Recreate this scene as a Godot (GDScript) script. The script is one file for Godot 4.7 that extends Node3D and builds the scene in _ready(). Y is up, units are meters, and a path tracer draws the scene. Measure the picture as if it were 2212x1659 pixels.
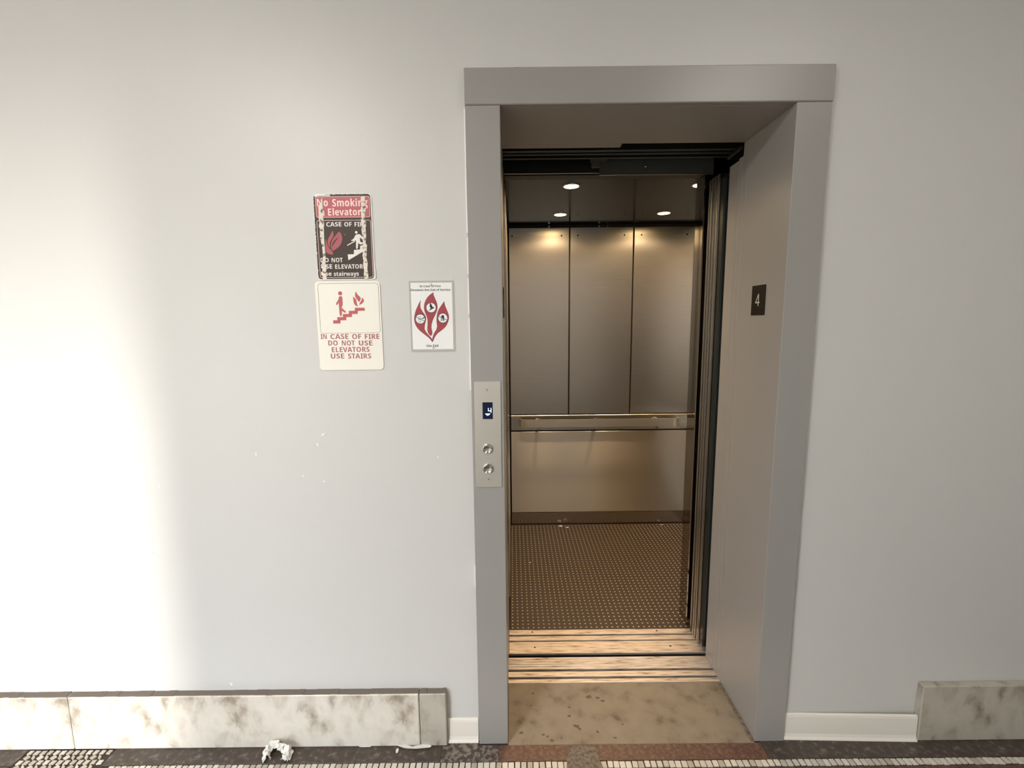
extends Node3D
# An elevator landing: a painted corridor wall with an open side-sliding elevator, signs, a call station and a worn floor. Metres, y up; the door frame's face is z = 0, the corridor is z > 0, the shaft z < 0.

var M := {}
var caps := {}
var used := {}
var rng := RandomNumberGenerator.new()

# ------------------------------------------------------------------ naming
func obj(called: String, shape, mat: Material, parent: Node3D = self, at := Vector3.ZERO) -> MeshInstance3D:
	var o := MeshInstance3D.new()
	o.name = title(called, parent)
	if shape is SurfaceTool:
		o.mesh = shape.commit()
	else:
		o.mesh = shape
	o.material_override = mat
	o.position = at
	parent.add_child(o, true)
	return o

func title(called: String, parent: Node) -> String:
	if parent != self:
		var inside := "%s/%s" % [parent.get_instance_id(), called]
		used[inside] = used.get(inside, -1) + 1
		return called if used[inside] == 0 else "%s_%03d" % [called, used[inside]]
	used[called] = used.get(called, -1) + 1
	return called if used[called] == 0 else "%s_%03d" % [called, used[called]]

func tag(o: Node3D, label: String, category: String, group := "") -> Node3D:
	o.set_meta("label", label)
	o.set_meta("category", category)
	if group:
		o.set_meta("group", group)
	return o

func thing(called: String, label: String, category: String, at := Vector3.ZERO, group := "") -> Node3D:
	var o := Node3D.new()
	o.name = title(called, self)
	o.position = at
	add_child(o, true)
	return tag(o, label, category, group)

func frame_of(called: String, parent: Node3D, at := Vector3.ZERO) -> Node3D:
	var o := Node3D.new()
	o.name = title(called, parent)
	o.position = at
	parent.add_child(o, true)
	return o

func struct(o: Node3D, label: String, category: String) -> Node3D:
	o.set_meta("kind", "structure")
	return tag(o, label, category)

# ------------------------------------------------------------------ shapes
func st_new() -> SurfaceTool:
	var st := SurfaceTool.new()
	st.begin(Mesh.PRIMITIVE_TRIANGLES)
	return st

func face(st: SurfaceTool, p: Array, n: Vector3) -> void:
	# a flat convex face, wound so that it is seen from the side n points to
	n = n.normalized()
	var turn: Vector3 = (p[1] - p[0]).cross(p[2] - p[0])
	var q := p.duplicate()
	if turn.dot(n) > 0.0:
		q.reverse()
	var ax := n.abs().max_axis_index()
	for k in range(1, q.size() - 1):
		for v in [q[0], q[k], q[k + 1]]:
			st.set_normal(n)
			st.set_uv(Vector2(v.z, v.y) if ax == 0 else (Vector2(v.x, v.z) if ax == 1 else Vector2(v.x, v.y)))
			st.add_vertex(v)

func bx(st: SurfaceTool, a: Vector3, b: Vector3, bev := 0.0015) -> SurfaceTool:
	# a box between two corners, its edges chamfered
	var c := (a + b) / 2.0
	var h := ((b - a) / 2.0).abs()
	bev = minf(bev, minf(h.x, minf(h.y, h.z)) * 0.9)
	var at := func(s: Vector3, ax: int) -> Vector3:
		var r := h - Vector3.ONE * bev
		r[ax] = h[ax]
		return c + s * r
	for ax in 3:
		var i := (ax + 1) % 3
		var j := (ax + 2) % 3
		for sg in [-1.0, 1.0]:
			var n := Vector3.ZERO
			n[ax] = sg
			var pts := []
			for w in [[-1, -1], [1, -1], [1, 1], [-1, 1]]:
				var s := Vector3.ZERO
				s[ax] = sg
				s[i] = w[0]
				s[j] = w[1]
				pts.append(at.call(s, ax))
			face(st, pts, n)
	if bev > 0.0:
		for ax in 3:
			var i := (ax + 1) % 3
			var j := (ax + 2) % 3
			for w in [[-1, -1], [1, -1], [1, 1], [-1, 1]]:
				var lo := Vector3.ZERO
				lo[i] = w[0]
				lo[j] = w[1]
				var hi := lo
				lo[ax] = -1
				hi[ax] = 1
				var n := Vector3.ZERO
				n[i] = w[0]
				n[j] = w[1]
				face(st, [at.call(lo, i), at.call(hi, i), at.call(hi, j), at.call(lo, j)], n)
		for sx in [-1, 1]:
			for sy in [-1, 1]:
				for sz in [-1, 1]:
					var s := Vector3(sx, sy, sz)
					face(st, [at.call(s, 0), at.call(s, 1), at.call(s, 2)], s)
	return st

func box(a: Vector3, b: Vector3, bev := 0.0015) -> ArrayMesh:
	return bx(st_new(), a, b, bev).commit()

func prism(st: SurfaceTool, pts: PackedVector2Array, z0: float, z1: float, x := Transform3D()) -> SurfaceTool:
	# a polygon in the xy plane pulled from z0 to z1, placed by x
	if Geometry2D.is_polygon_clockwise(pts):
		pts.reverse()
	var tri := Geometry2D.triangulate_polygon(pts)
	for k in range(0, tri.size(), 3):
		for z in [z0, z1]:
			var t := []
			for m in 3:
				t.append(x * Vector3(pts[tri[k + m]].x, pts[tri[k + m]].y, z))
			face(st, t, x.basis * Vector3(0, 0, 1 if z == z1 else -1))
	for k in pts.size():
		var p := pts[k]
		var q := pts[(k + 1) % pts.size()]
		if p.is_equal_approx(q):
			continue
		var n := Vector3(q.y - p.y, p.x - q.x, 0)
		face(st, [x * Vector3(p.x, p.y, z0), x * Vector3(q.x, q.y, z0), x * Vector3(q.x, q.y, z1), x * Vector3(p.x, p.y, z1)], x.basis * n)
	return st

func lathe(st: SurfaceTool, profile: Array, x: Transform3D, seg := 28) -> SurfaceTool:
	# profile of (radius, height) turned round the y axis
	for i in profile.size() - 1:
		var a: Vector2 = profile[i]
		var b: Vector2 = profile[i + 1]
		var d := b - a
		for k in seg:
			var u := TAU * k / seg
			var w := TAU * (k + 1) / seg
			var p := []
			for c in [[a, u], [a, w], [b, w], [b, u]]:
				p.append(Vector3(c[0].x * cos(c[1]), c[0].y, c[0].x * sin(c[1])))
			var mid := (u + w) / 2.0
			var n := Vector3(d.y * cos(mid), -d.x, d.y * sin(mid))
			var quad := []
			for v in p:
				v = x * v
				if quad.is_empty() or not (v.is_equal_approx(quad[-1]) or v.is_equal_approx(quad[0])):
					quad.append(v)
			if quad.size() > 2:
				face(st, quad, x.basis * n)
	return st

func rrect(a: Vector2, b: Vector2, r: float, seg := 5) -> PackedVector2Array:
	var out := PackedVector2Array()
	for c in [[b.x - r, b.y - r, 0.0], [a.x + r, b.y - r, 0.25], [a.x + r, a.y + r, 0.5], [b.x - r, a.y + r, 0.75]]:
		for k in seg + 1:
			var u: float = TAU * (c[2] + 0.25 * k / seg)
			out.append(Vector2(c[0] + r * cos(u), c[1] + r * sin(u)))
	return out

func circle(c: Vector2, r: float, seg := 24) -> PackedVector2Array:
	var out := PackedVector2Array()
	for k in seg:
		out.append(c + Vector2(r, 0).rotated(TAU * k / seg))
	return out

func hoop(st: SurfaceTool, a: Vector2, b: Vector2, r: float, w: float, z0: float, z1: float) -> SurfaceTool:
	# a thin line along a rounded rectangle
	var o := rrect(a, b, r)
	var i := rrect(a + Vector2(w, w), b - Vector2(w, w), maxf(r - w, 0.0005))
	for k in o.size():
		var m := (k + 1) % o.size()
		if o[k].is_equal_approx(o[m]):
			continue
		face(st, [Vector3(o[k].x, o[k].y, z1), Vector3(o[m].x, o[m].y, z1), Vector3(i[m].x, i[m].y, z1), Vector3(i[k].x, i[k].y, z1)], Vector3(0, 0, 1))
		face(st, [Vector3(o[k].x, o[k].y, z0), Vector3(o[m].x, o[m].y, z0), Vector3(o[m].x, o[m].y, z1), Vector3(o[k].x, o[k].y, z1)], Vector3(o[m].y - o[k].y, o[k].x - o[m].x, 0))
	return st

func mm(a: Array) -> PackedVector2Array:
	# x, y, x, y ... in millimetres
	var out := PackedVector2Array()
	for k in range(0, a.size(), 2):
		out.append(Vector2(a[k], a[k + 1]) / 1000.0)
	return out

func soft(a: Array, rounds := 2) -> PackedVector2Array:
	# an outline with its corners cut round, except for sharp tips
	var p := mm(a)
	for r in rounds:
		var q := PackedVector2Array()
		for k in p.size():
			var b := p[k]
			var u := p[posmod(k - 1, p.size())] - b
			var w := p[(k + 1) % p.size()] - b
			if absf(u.angle_to(w)) < 1.15:
				q.append(b)
			else:
				q.append(b + u * 0.25)
				q.append(b + w * 0.25)
		p = q
	return p

func letters(st: SurfaceTool, words: String, x0: float, width: float, base: float, cap: float, z: float, weight := 700, x := Transform3D()) -> SurfaceTool:
	# one word or line of lettering, fitted between x0 and x0 + width (millimetres), capitals cap high
	var f := SystemFont.new()
	f.font_names = PackedStringArray(["Droid Sans"])
	f.font_weight = weight
	var made := []
	for w in [words, "H"]:
		var t := TextMesh.new()
		t.font = f
		t.font_size = 48
		t.pixel_size = 0.01
		t.depth = 0.02
		t.text = w
		made.append(t)
	var h: AABB = made[1].get_aabb()
	var b: AABB = made[0].get_aabb()
	var sx := width / 1000.0 / b.size.x
	var sy := cap / 1000.0 / h.size.y
	var put := Transform3D(Basis.from_scale(Vector3(sx, sy, 0.012)), Vector3(x0 / 1000.0 - b.position.x * sx, base / 1000.0 - h.position.y * sy, z))
	st.append_from(made[0], 0, x * put)
	return st

# ------------------------------------------------------------------ materials
func paint(color: Color, rough: float, metal := 0.0, spec := 0.5) -> StandardMaterial3D:
	var m := StandardMaterial3D.new()
	m.albedo_color = color
	m.roughness = rough
	m.metallic = metal
	m.metallic_specular = spec
	return m

func noise(freq: float, kind := FastNoiseLite.TYPE_SIMPLEX_SMOOTH, octaves := 4, s := 1) -> FastNoiseLite:
	var n := FastNoiseLite.new()
	n.seed = s
	n.noise_type = kind
	n.frequency = freq
	n.fractal_octaves = octaves
	return n

func cloud(n: FastNoiseLite, stops: Array, size := 512, stretch := Vector2.ONE) -> ImageTexture:
	# noise through a colour ramp [[offset, colour] ...], wrapped so that it repeats without a seam
	var im := Image.create(size, size, false, Image.FORMAT_RGB8)
	var g := Gradient.new()
	g.offsets = PackedFloat32Array(stops.map(func(p): return p[0]))
	g.colors = PackedColorArray(stops.map(func(p): return p[1]))
	# samples beyond the far edges are blended in over the last quarter
	var edge := size * 3 / 4
	for y in size:
		var wy := clampf(float(y - edge) / (size - edge), 0, 1)
		for x in size:
			var wx := clampf(float(x - edge) / (size - edge), 0, 1)
			var v := n.get_noise_2d(x * stretch.x, y * stretch.y) * (1 - wx) * (1 - wy)
			var w2 := pow((1 - wx) * (1 - wy), 2)
			if wx > 0:
				v += n.get_noise_2d((x - size) * stretch.x, y * stretch.y) * wx * (1 - wy)
				w2 += pow(wx * (1 - wy), 2)
			if wy > 0:
				v += n.get_noise_2d(x * stretch.x, (y - size) * stretch.y) * (1 - wx) * wy
				w2 += pow((1 - wx) * wy, 2)
			if wx > 0 and wy > 0:
				v += n.get_noise_2d((x - size) * stretch.x, (y - size) * stretch.y) * wx * wy
				w2 += pow(wx * wy, 2)
			im.set_pixel(x, y, g.sample(clampf(v / sqrt(w2) * 0.6 + 0.5, 0, 1)))
	return ImageTexture.create_from_image(im)

func grey(v: float) -> Color:
	return Color(v, v, v)

func tri(m: StandardMaterial3D, scale: float) -> StandardMaterial3D:
	m.uv1_triplanar = true
	m.uv1_world_triplanar = true
	m.uv1_scale = Vector3.ONE * scale
	return m

func streaks(lo: float, hi: float, s: int, along := 0.02) -> ImageTexture:
	# the fine scratches of brushed metal, running along u
	var im := Image.create(256, 512, false, Image.FORMAT_RGB8)
	var n := noise(0.5, FastNoiseLite.TYPE_VALUE, 2, s)
	for y in 512:
		for x in 256:
			var v := n.get_noise_3d(cos(TAU * x / 256.0) * 40.0 * along, sin(TAU * x / 256.0) * 40.0 * along, y * 3.0)
			im.set_pixel(x, y, grey(lerpf(lo, hi, clampf(v * 0.7 + 0.5, 0, 1))))
	return ImageTexture.create_from_image(im)

func brushed(color: Color, rough: float, aniso: float, s: int) -> StandardMaterial3D:
	var m := paint(color, 1.0, 1.0)
	m.roughness_texture = streaks(rough * 0.94, rough * 1.06, s)
	m.roughness_texture_channel = BaseMaterial3D.TEXTURE_CHANNEL_RED
	m.uv1_scale = Vector3(1.7, 3.1, 1)
	m.anisotropy_enabled = absf(aniso) > 0.0
	m.anisotropy = aniso
	return m

func make_materials() -> void:
	M.wall = tri(paint(Color(0.80, 0.797, 0.785), 0.42), 1.6)
	M.wall.heightmap_enabled = true
	M.wall.heightmap_texture = cloud(noise(0.05, FastNoiseLite.TYPE_SIMPLEX_SMOOTH, 4, 3), [[0.0, grey(0)], [1.0, grey(1)]])
	M.wall.heightmap_scale = 0.022
	M.room = paint(Color(0.81, 0.805, 0.795), 0.7)
	M.frame = paint(Color(0.595, 0.585, 0.57), 0.34)
	M.white = paint(Color(0.9, 0.88, 0.84), 0.35)
	M.caulk = paint(Color(0.95, 0.95, 0.93), 0.5)
	M.marble = tri(paint(Color.WHITE, 0.42), 1.7)
	var veins := noise(0.0065, FastNoiseLite.TYPE_SIMPLEX_SMOOTH, 5, 11)
	veins.domain_warp_enabled = true
	veins.domain_warp_amplitude = 60.0
	veins.domain_warp_frequency = 0.008
	M.marble.albedo_texture = cloud(veins, [[0.0, Color(0.50, 0.45, 0.40)], [0.22, Color(0.63, 0.585, 0.53)], [0.34, Color(0.765, 0.735, 0.685)], [0.46, Color(0.83, 0.805, 0.76)], [0.65, Color(0.86, 0.84, 0.80)], [0.85, Color(0.82, 0.795, 0.75)], [1.0, Color(0.76, 0.73, 0.68)]], 512, Vector2(1.3, 0.8))
	M.marble_grey = tri(paint(Color(0.84, 0.835, 0.82), 0.45), 1.7)
	M.marble_grey.albedo_texture = M.marble.albedo_texture
	M.marble_top = tri(paint(Color(0.45, 0.41, 0.375), 0.8), 5.0)
	M.concrete = tri(paint(Color(0.88, 0.875, 0.87), 0.62), 1.9)
	M.concrete.albedo_texture = cloud(noise(0.011, FastNoiseLite.TYPE_SIMPLEX_SMOOTH, 5, 21), [[0.0, Color(0.42, 0.37, 0.31)], [0.18, Color(0.53, 0.48, 0.415)], [0.3, Color(0.585, 0.54, 0.475)], [0.5, Color(0.62, 0.575, 0.51)], [1.0, Color(0.66, 0.61, 0.54)]])
	M.stone = tri(paint(Color.WHITE, 0.5), 3.2)
	M.stone.albedo_texture = cloud(noise(0.02, FastNoiseLite.TYPE_SIMPLEX_SMOOTH, 5, 31), [[0.0, Color(0.24, 0.205, 0.18)], [0.6, Color(0.305, 0.265, 0.24)], [0.72, Color(0.37, 0.33, 0.295)], [1.0, Color(0.52, 0.49, 0.45)]])
	M.red_stone = tri(paint(Color.WHITE, 0.5), 3.2)
	M.red_stone.albedo_texture = cloud(noise(0.03, FastNoiseLite.TYPE_SIMPLEX_SMOOTH, 5, 41), [[0.0, Color(0.27, 0.20, 0.165)], [0.5, Color(0.385, 0.275, 0.23)], [0.75, Color(0.43, 0.325, 0.275)], [1.0, Color(0.54, 0.46, 0.40)]])
	M.mortar = tri(paint(Color(0.88, 0.87, 0.86), 0.85), 4.0)
	M.mortar.albedo_texture = cloud(noise(0.03, FastNoiseLite.TYPE_SIMPLEX_SMOOTH, 4, 51), [[0.0, Color(0.36, 0.32, 0.28)], [0.5, Color(0.52, 0.48, 0.43)], [1.0, Color(0.62, 0.58, 0.53)]])
	M.patchy = tri(paint(Color.WHITE, 0.6), 4.0)
	M.patchy.albedo_texture = cloud(noise(0.022, FastNoiseLite.TYPE_SIMPLEX_SMOOTH, 5, 81), [[0.0, Color(0.235, 0.195, 0.17)], [0.42, Color(0.30, 0.255, 0.225)], [0.55, Color(0.45, 0.41, 0.37)], [1.0, Color(0.58, 0.545, 0.50)]])
	M.stain = paint(Color(0.40, 0.345, 0.275), 0.7)
	M.grout = paint(Color(0.26, 0.23, 0.21), 0.9)
	M.tiles = []
	for c in [Color(0.80, 0.77, 0.72), Color(0.74, 0.71, 0.66), Color(0.84, 0.815, 0.77), Color(0.69, 0.655, 0.60)]:
		M.tiles.append(paint(c, 0.45))
	M.dark = paint(Color(0.10, 0.095, 0.09), 0.7)
	M.black = paint(Color(0.03, 0.03, 0.03), 0.6)
	M.rubber = paint(Color(0.045, 0.05, 0.05), 0.45)
	M.steel = brushed(Color(0.79, 0.77, 0.74), 0.29, 0.75, 5)
	M.steel_low = brushed(Color(0.77, 0.75, 0.715), 0.40, -0.9, 6)
	M.steel_plain = paint(Color(0.74, 0.72, 0.69), 0.22, 1.0)
	M.mirror = paint(Color(0.72, 0.70, 0.67), 0.06, 1.0)
	M.rail = paint(Color(0.80, 0.78, 0.74), 0.42, 1.0)
	M.ceil = paint(Color(0.125, 0.11, 0.10), 0.16, 0.55)
	M.plate = paint(Color(0.80, 0.785, 0.75), 0.5, 0.85)
	M.chrome = paint(Color(0.80, 0.79, 0.77), 0.14, 1.0)
	M.alu = paint(Color.WHITE, 0.5, 0.65)
	M.alu.albedo_texture = cloud(noise(0.02, FastNoiseLite.TYPE_SIMPLEX_SMOOTH, 5, 61), [[0.0, Color(0.33, 0.285, 0.25)], [0.18, Color(0.52, 0.465, 0.415)], [0.28, Color(0.77, 0.72, 0.67)], [0.6, Color(0.88, 0.835, 0.785)], [1.0, Color(0.92, 0.885, 0.85)]], 512, Vector2(0.35, 1.6))
	M.alu.uv1_scale = Vector3(2.0, 5.0, 1)
	M.groove = paint(Color(0.085, 0.068, 0.055), 0.85)
	M.track = paint(Color(0.33, 0.335, 0.325), 0.35, 0.4)
	M.track_dark = paint(Color(0.12, 0.125, 0.12), 0.4, 0.2)
	M.curtain = paint(Color(0.11, 0.135, 0.135), 0.22)
	M.mat = paint(Color(0.235, 0.185, 0.145), 0.5)
	M.stud = paint(Color(0.70, 0.64, 0.55), 0.3)
	M.sign_white = paint(Color(0.90, 0.885, 0.86), 0.4)
	M.sign_cream = paint(Color(0.93, 0.915, 0.875), 0.4)
	M.sign_brown = paint(Color(0.265, 0.215, 0.19), 0.45, 0.0, 0.35)
	M.sign_red = paint(Color(0.68, 0.24, 0.27), 0.4)
	M.sign_flame = paint(Color(0.64, 0.26, 0.29), 0.4)
	M.sign_rose = paint(Color(0.71, 0.315, 0.33), 0.4)
	M.sign_text = paint(Color(0.63, 0.36, 0.35), 0.4)
	M.sign_pink = paint(Color(0.95, 0.82, 0.80), 0.4)
	M.line_brown = paint(Color(0.58, 0.47, 0.43), 0.4)
	M.residue = tri(paint(Color.WHITE, 0.8), 3.6)
	M.residue.albedo_texture = cloud(noise(0.035, FastNoiseLite.TYPE_SIMPLEX_SMOOTH, 4, 71), [[0.0, Color(0.38, 0.34, 0.32)], [0.28, Color(0.50, 0.46, 0.43)], [0.38, Color(0.88, 0.85, 0.80)], [1.0, Color(0.93, 0.905, 0.86)]])
	M.paper = paint(Color(0.93, 0.93, 0.925), 0.75)
	M.laminate = paint(Color(0.70, 0.695, 0.67), 0.25)
	M.ink = paint(Color(0.07, 0.06, 0.06), 0.5)
	M.crimson = paint(Color(0.63, 0.225, 0.26), 0.45)
	M.umber = paint(Color(0.075, 0.055, 0.045), 0.55, 0.0, 0.3)
	M.digit = paint(Color(0.80, 0.77, 0.73), 0.5)
	M.screen = paint(Color(0.01, 0.02, 0.075), 0.15)
	M.screen.emission_enabled = true
	M.screen.emission = Color(0.02, 0.07, 0.30)
	M.screen.emission_energy_multiplier = 0.22
	M.glow = paint(Color(0.1, 0.15, 0.3), 0.4)
	M.glow.emission_enabled = true
	M.glow.emission = Color(0.72, 0.92, 1.0)
	M.glow.emission_energy_multiplier = 1.6
	M.lens = paint(Color(0.9, 0.85, 0.75), 0.5)
	M.lens.emission_enabled = true
	M.lens.emission = Color(1.0, 0.86, 0.62)
	M.lens.emission_energy_multiplier = 26.0
	M.panel_light = paint(Color(0.9, 0.9, 0.88), 0.5)
	M.panel_light.emission_enabled = true
	M.panel_light.emission = Color(1.0, 0.97, 0.92)
	M.panel_light.emission_energy_multiplier = 4.0
	M.glass = paint(Color(0.95, 0.97, 0.97, 0.06), 0.03)
	M.glass.transparency = BaseMaterial3D.TRANSPARENCY_ALPHA
	M.tissue = paint(Color(0.90, 0.89, 0.87), 0.9)
	M.tissue.backlight_enabled = true
	M.tissue.backlight = Color(0.3, 0.3, 0.3)

# ------------------------------------------------------------------ the place
func _ready() -> void:
	rng.seed = 4
	# camera, fitted to the door frame's corners
	var cam := Camera3D.new()
	cam.name = "camera"
	add_child(cam)
	cam.basis = Basis(Vector3.UP, 0.0005) * Basis(Vector3.RIGHT, -0.1348) * Basis(Vector3.BACK, -0.0105)
	cam.position = Vector3(0, 1.499, 1.4706)
	cam.fov = rad_to_deg(2.0 * atan(1659.0 / 2.0 / 1001.0))
	cam.near = 0.02
	cam.current = true
	# sky, sun, exposure
	var env := Environment.new()
	var sky := Sky.new()
	var sm := ProceduralSkyMaterial.new()
	sm.sky_top_color = Color(0.80, 0.85, 0.92)
	sm.sky_horizon_color = Color(0.94, 0.94, 0.93)
	sm.ground_bottom_color = Color(0.45, 0.44, 0.42)
	sm.ground_horizon_color = Color(0.75, 0.76, 0.76)
	sm.sky_energy_multiplier = 3.0
	sm.ground_energy_multiplier = 3.0
	sky.sky_material = sm
	env.background_mode = Environment.BG_SKY
	env.sky = sky
	env.tonemap_mode = Environment.TONE_MAPPER_LINEAR
	env.tonemap_exposure = 1.22
	env.sdfgi_enabled = true
	env.ssao_enabled = true
	env.ssil_enabled = true
	var we := WorldEnvironment.new()
	we.name = "environment"
	we.environment = env
	add_child(we)
	var sun := DirectionalLight3D.new()
	sun.name = "sun"
	sun.light_color = Color(1.0, 0.985, 0.96)
	sun.light_energy = 1.0
	sun.light_angular_distance = 5.0
	sun.shadow_enabled = true
	add_child(sun)
	sun.look_at_from_position(Vector3.ZERO, Vector3(0.13, -0.1, -1.0))
	make_materials()
	build_room()
	build_floor()
	build_base()
	build_entrance()
	build_doors()
	build_cab()
	build_call_station()
	build_signs()
	build_litter()
	for x in [[-1.35, 2.0, "white square ceiling light panel above the fire signs", 5.0], [1.3, 1.5, "white square ceiling light panel right of the elevator", 0.9]]:
		ceiling_light(x[0], x[1], x[2], x[3])

func ceiling_light(x: float, z: float, label: String, energy: float) -> void:
	var t := thing("ceiling_light", label, "ceiling light", Vector3(x, 2.86, z))
	var st := st_new()
	for s in [-1, 1]:
		bx(st, Vector3(-0.31, -0.02, s * 0.3 - 0.012), Vector3(0.31, 0.0, s * 0.3 + 0.012))
		bx(st, Vector3(s * 0.3 - 0.012, -0.02, -0.288), Vector3(s * 0.3 + 0.012, 0.0, 0.288))
	obj("frame", st, M.white, t)
	obj("diffuser", box(Vector3(-0.287, -0.014, -0.287), Vector3(0.287, -0.002, 0.287)), M.panel_light, t)
	var l := AreaLight3D.new()
	l.name = "light"
	l.area_size = Vector2(0.57, 0.57)
	l.light_color = Color(1.0, 0.985, 0.955)
	l.light_energy = energy
	l.area_range = 12.0
	l.area_attenuation = 2.0
	l.shadow_enabled = true
	t.add_child(l)
	l.position = Vector3(0, -0.03, 0)
	l.rotation.x = -PI / 2

func build_room() -> void:
	var st := st_new()
	bx(st, Vector3(-3.0, -0.1, -0.3), Vector3(-0.1332, 2.96, -0.02), 0.0)
	bx(st, Vector3(0.9602, -0.1, -0.3), Vector3(3.0, 2.96, -0.02), 0.0)
	bx(st, Vector3(-0.1332, 2.2375, -0.3), Vector3(0.9602, 2.96, -0.02), 0.0)
	var w := obj("wall_front", st, M.wall)
	struct(w, "off-white painted corridor wall round the elevator opening", "wall")
	# lumps and chips under the paint
	var lumps := [-1.241, 1.816, 3, -1.185, 0.963, 3, -1.331, 0.890, 4, -1.331, 0.881, 3, -0.846, 1.074, 5, -0.851, 1.071, 3, -0.709, 0.984, 3, -0.700, 0.995, 2, -0.613, 1.144, 6, -0.624, 1.136, 4, -0.258, 1.059, 3, -0.249, 1.055, 2, -0.198, 0.706, 3, -0.645, 1.102, 3, -0.591, 0.803, 3, -1.010, 0.230, 4, -1.233, 0.727, 2, -0.632, 0.975, 2, -1.252, 1.441, 2]
	for k in range(0, lumps.size(), 3):
		var r: float = lumps[k + 2] / 1000.0
		var n := st_new()
		var pts := PackedVector2Array()
		var ang := rng.randf() * TAU
		for i in 9:
			var u := TAU * i / 9
			pts.append((Vector2(cos(u) * r * 2.2, sin(u) * r * 0.7) * rng.randf_range(0.7, 1.15)).rotated(ang))
		prism(n, pts, 0.0, 0.0009)
		obj("paint_lump", n, M.caulk if k % 2 else M.wall, w, Vector3(lumps[k], lumps[k + 1], -0.02))
	struct(obj("wall_left", box(Vector3(-3.1, -0.1, -0.02), Vector3(-3.0, 2.96, 2.7), 0.0), M.room), "plain painted end wall left of the corridor", "wall")
	struct(obj("wall_right", box(Vector3(3.0, -0.1, -0.02), Vector3(3.1, 2.96, 2.7), 0.0), M.room), "plain painted end wall right of the corridor", "wall")
	# the wall behind the camera, with one tall window towards its left end
	st = st_new()
	var xa := -2.75
	var xb := -1.53
	bx(st, Vector3(-3.1, -0.1, 2.7), Vector3(xa, 2.96, 2.85), 0.0)
	bx(st, Vector3(xb, -0.1, 2.7), Vector3(3.1, 2.96, 2.85), 0.0)
	bx(st, Vector3(xa, -0.1, 2.7), Vector3(xb, 0.08, 2.85), 0.0)
	bx(st, Vector3(xa, 2.7, 2.7), Vector3(xb, 2.96, 2.85), 0.0)
	struct(obj("wall_back", st, M.room), "painted wall opposite the elevator, with a tall window", "wall")
	var win := frame_of("window_1", self)
	struct(win, "tall window in the wall opposite the elevator", "window")
	st = st_new()
	bx(st, Vector3(xa, 0.08, 2.74), Vector3(xa + 0.05, 2.7, 2.80))
	bx(st, Vector3(xb - 0.04, 0.08, 2.74), Vector3(xb, 2.7, 2.80))
	bx(st, Vector3(xa + 0.05, 0.08, 2.74), Vector3(xb - 0.04, 0.12, 2.80))
	bx(st, Vector3(xa + 0.05, 2.7 - 0.04, 2.74), Vector3(xb - 0.04, 2.7, 2.80))
	obj("window_frame", st, M.white, win)
	obj("pane", box(Vector3(xa + 0.05, 0.12, 2.768), Vector3(xb - 0.04, 2.7 - 0.04, 2.772), 0.0), M.glass, win)
	# a half-closed blind in its upper half: broad slats at the top, narrow ones lower down
	var sy := 2.7 - 0.05
	while sy > 1.5:
		var shut := 1.0 - pow(clampf((2.7 - sy) / (2.7 - 1.4), 0.0, 1.0), 1.4) * 0.96
		obj("blind_slat", box(Vector3(xa + 0.03, sy - 0.06 * shut, 2.715), Vector3(xb - 0.005, sy, 2.718), 0.0), M.room, win)
		sy -= 0.06
	struct(obj("ceiling", box(Vector3(-3.1, 2.86, -0.02), Vector3(3.1, 2.96, 2.7), 0.0), M.room), "plain white corridor ceiling", "ceiling")
	# the shaft round the cab: dark, closed on every side but the opening
	st = st_new()
	bx(st, Vector3(-0.75, -0.6, -2.3), Vector3(-0.6, 2.96, -0.3), 0.0)
	bx(st, Vector3(2.1, -0.6, -2.3), Vector3(2.25, 2.96, -0.3), 0.0)
	bx(st, Vector3(-0.75, -0.6, -2.45), Vector3(2.25, 2.96, -2.3), 0.0)
	bx(st, Vector3(-0.75, 2.96, -2.45), Vector3(2.25, 3.1, -0.02), 0.0)
	bx(st, Vector3(-0.75, -0.75, -2.45), Vector3(2.25, -0.6, -0.02), 0.0)
	bx(st, Vector3(-0.75, -0.6, -0.3), Vector3(2.25, -0.1, -0.02), 0.0)
	struct(obj("wall_shaft", st, M.black), "dark walls of the elevator shaft behind the gap in the sills", "shaft")

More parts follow.
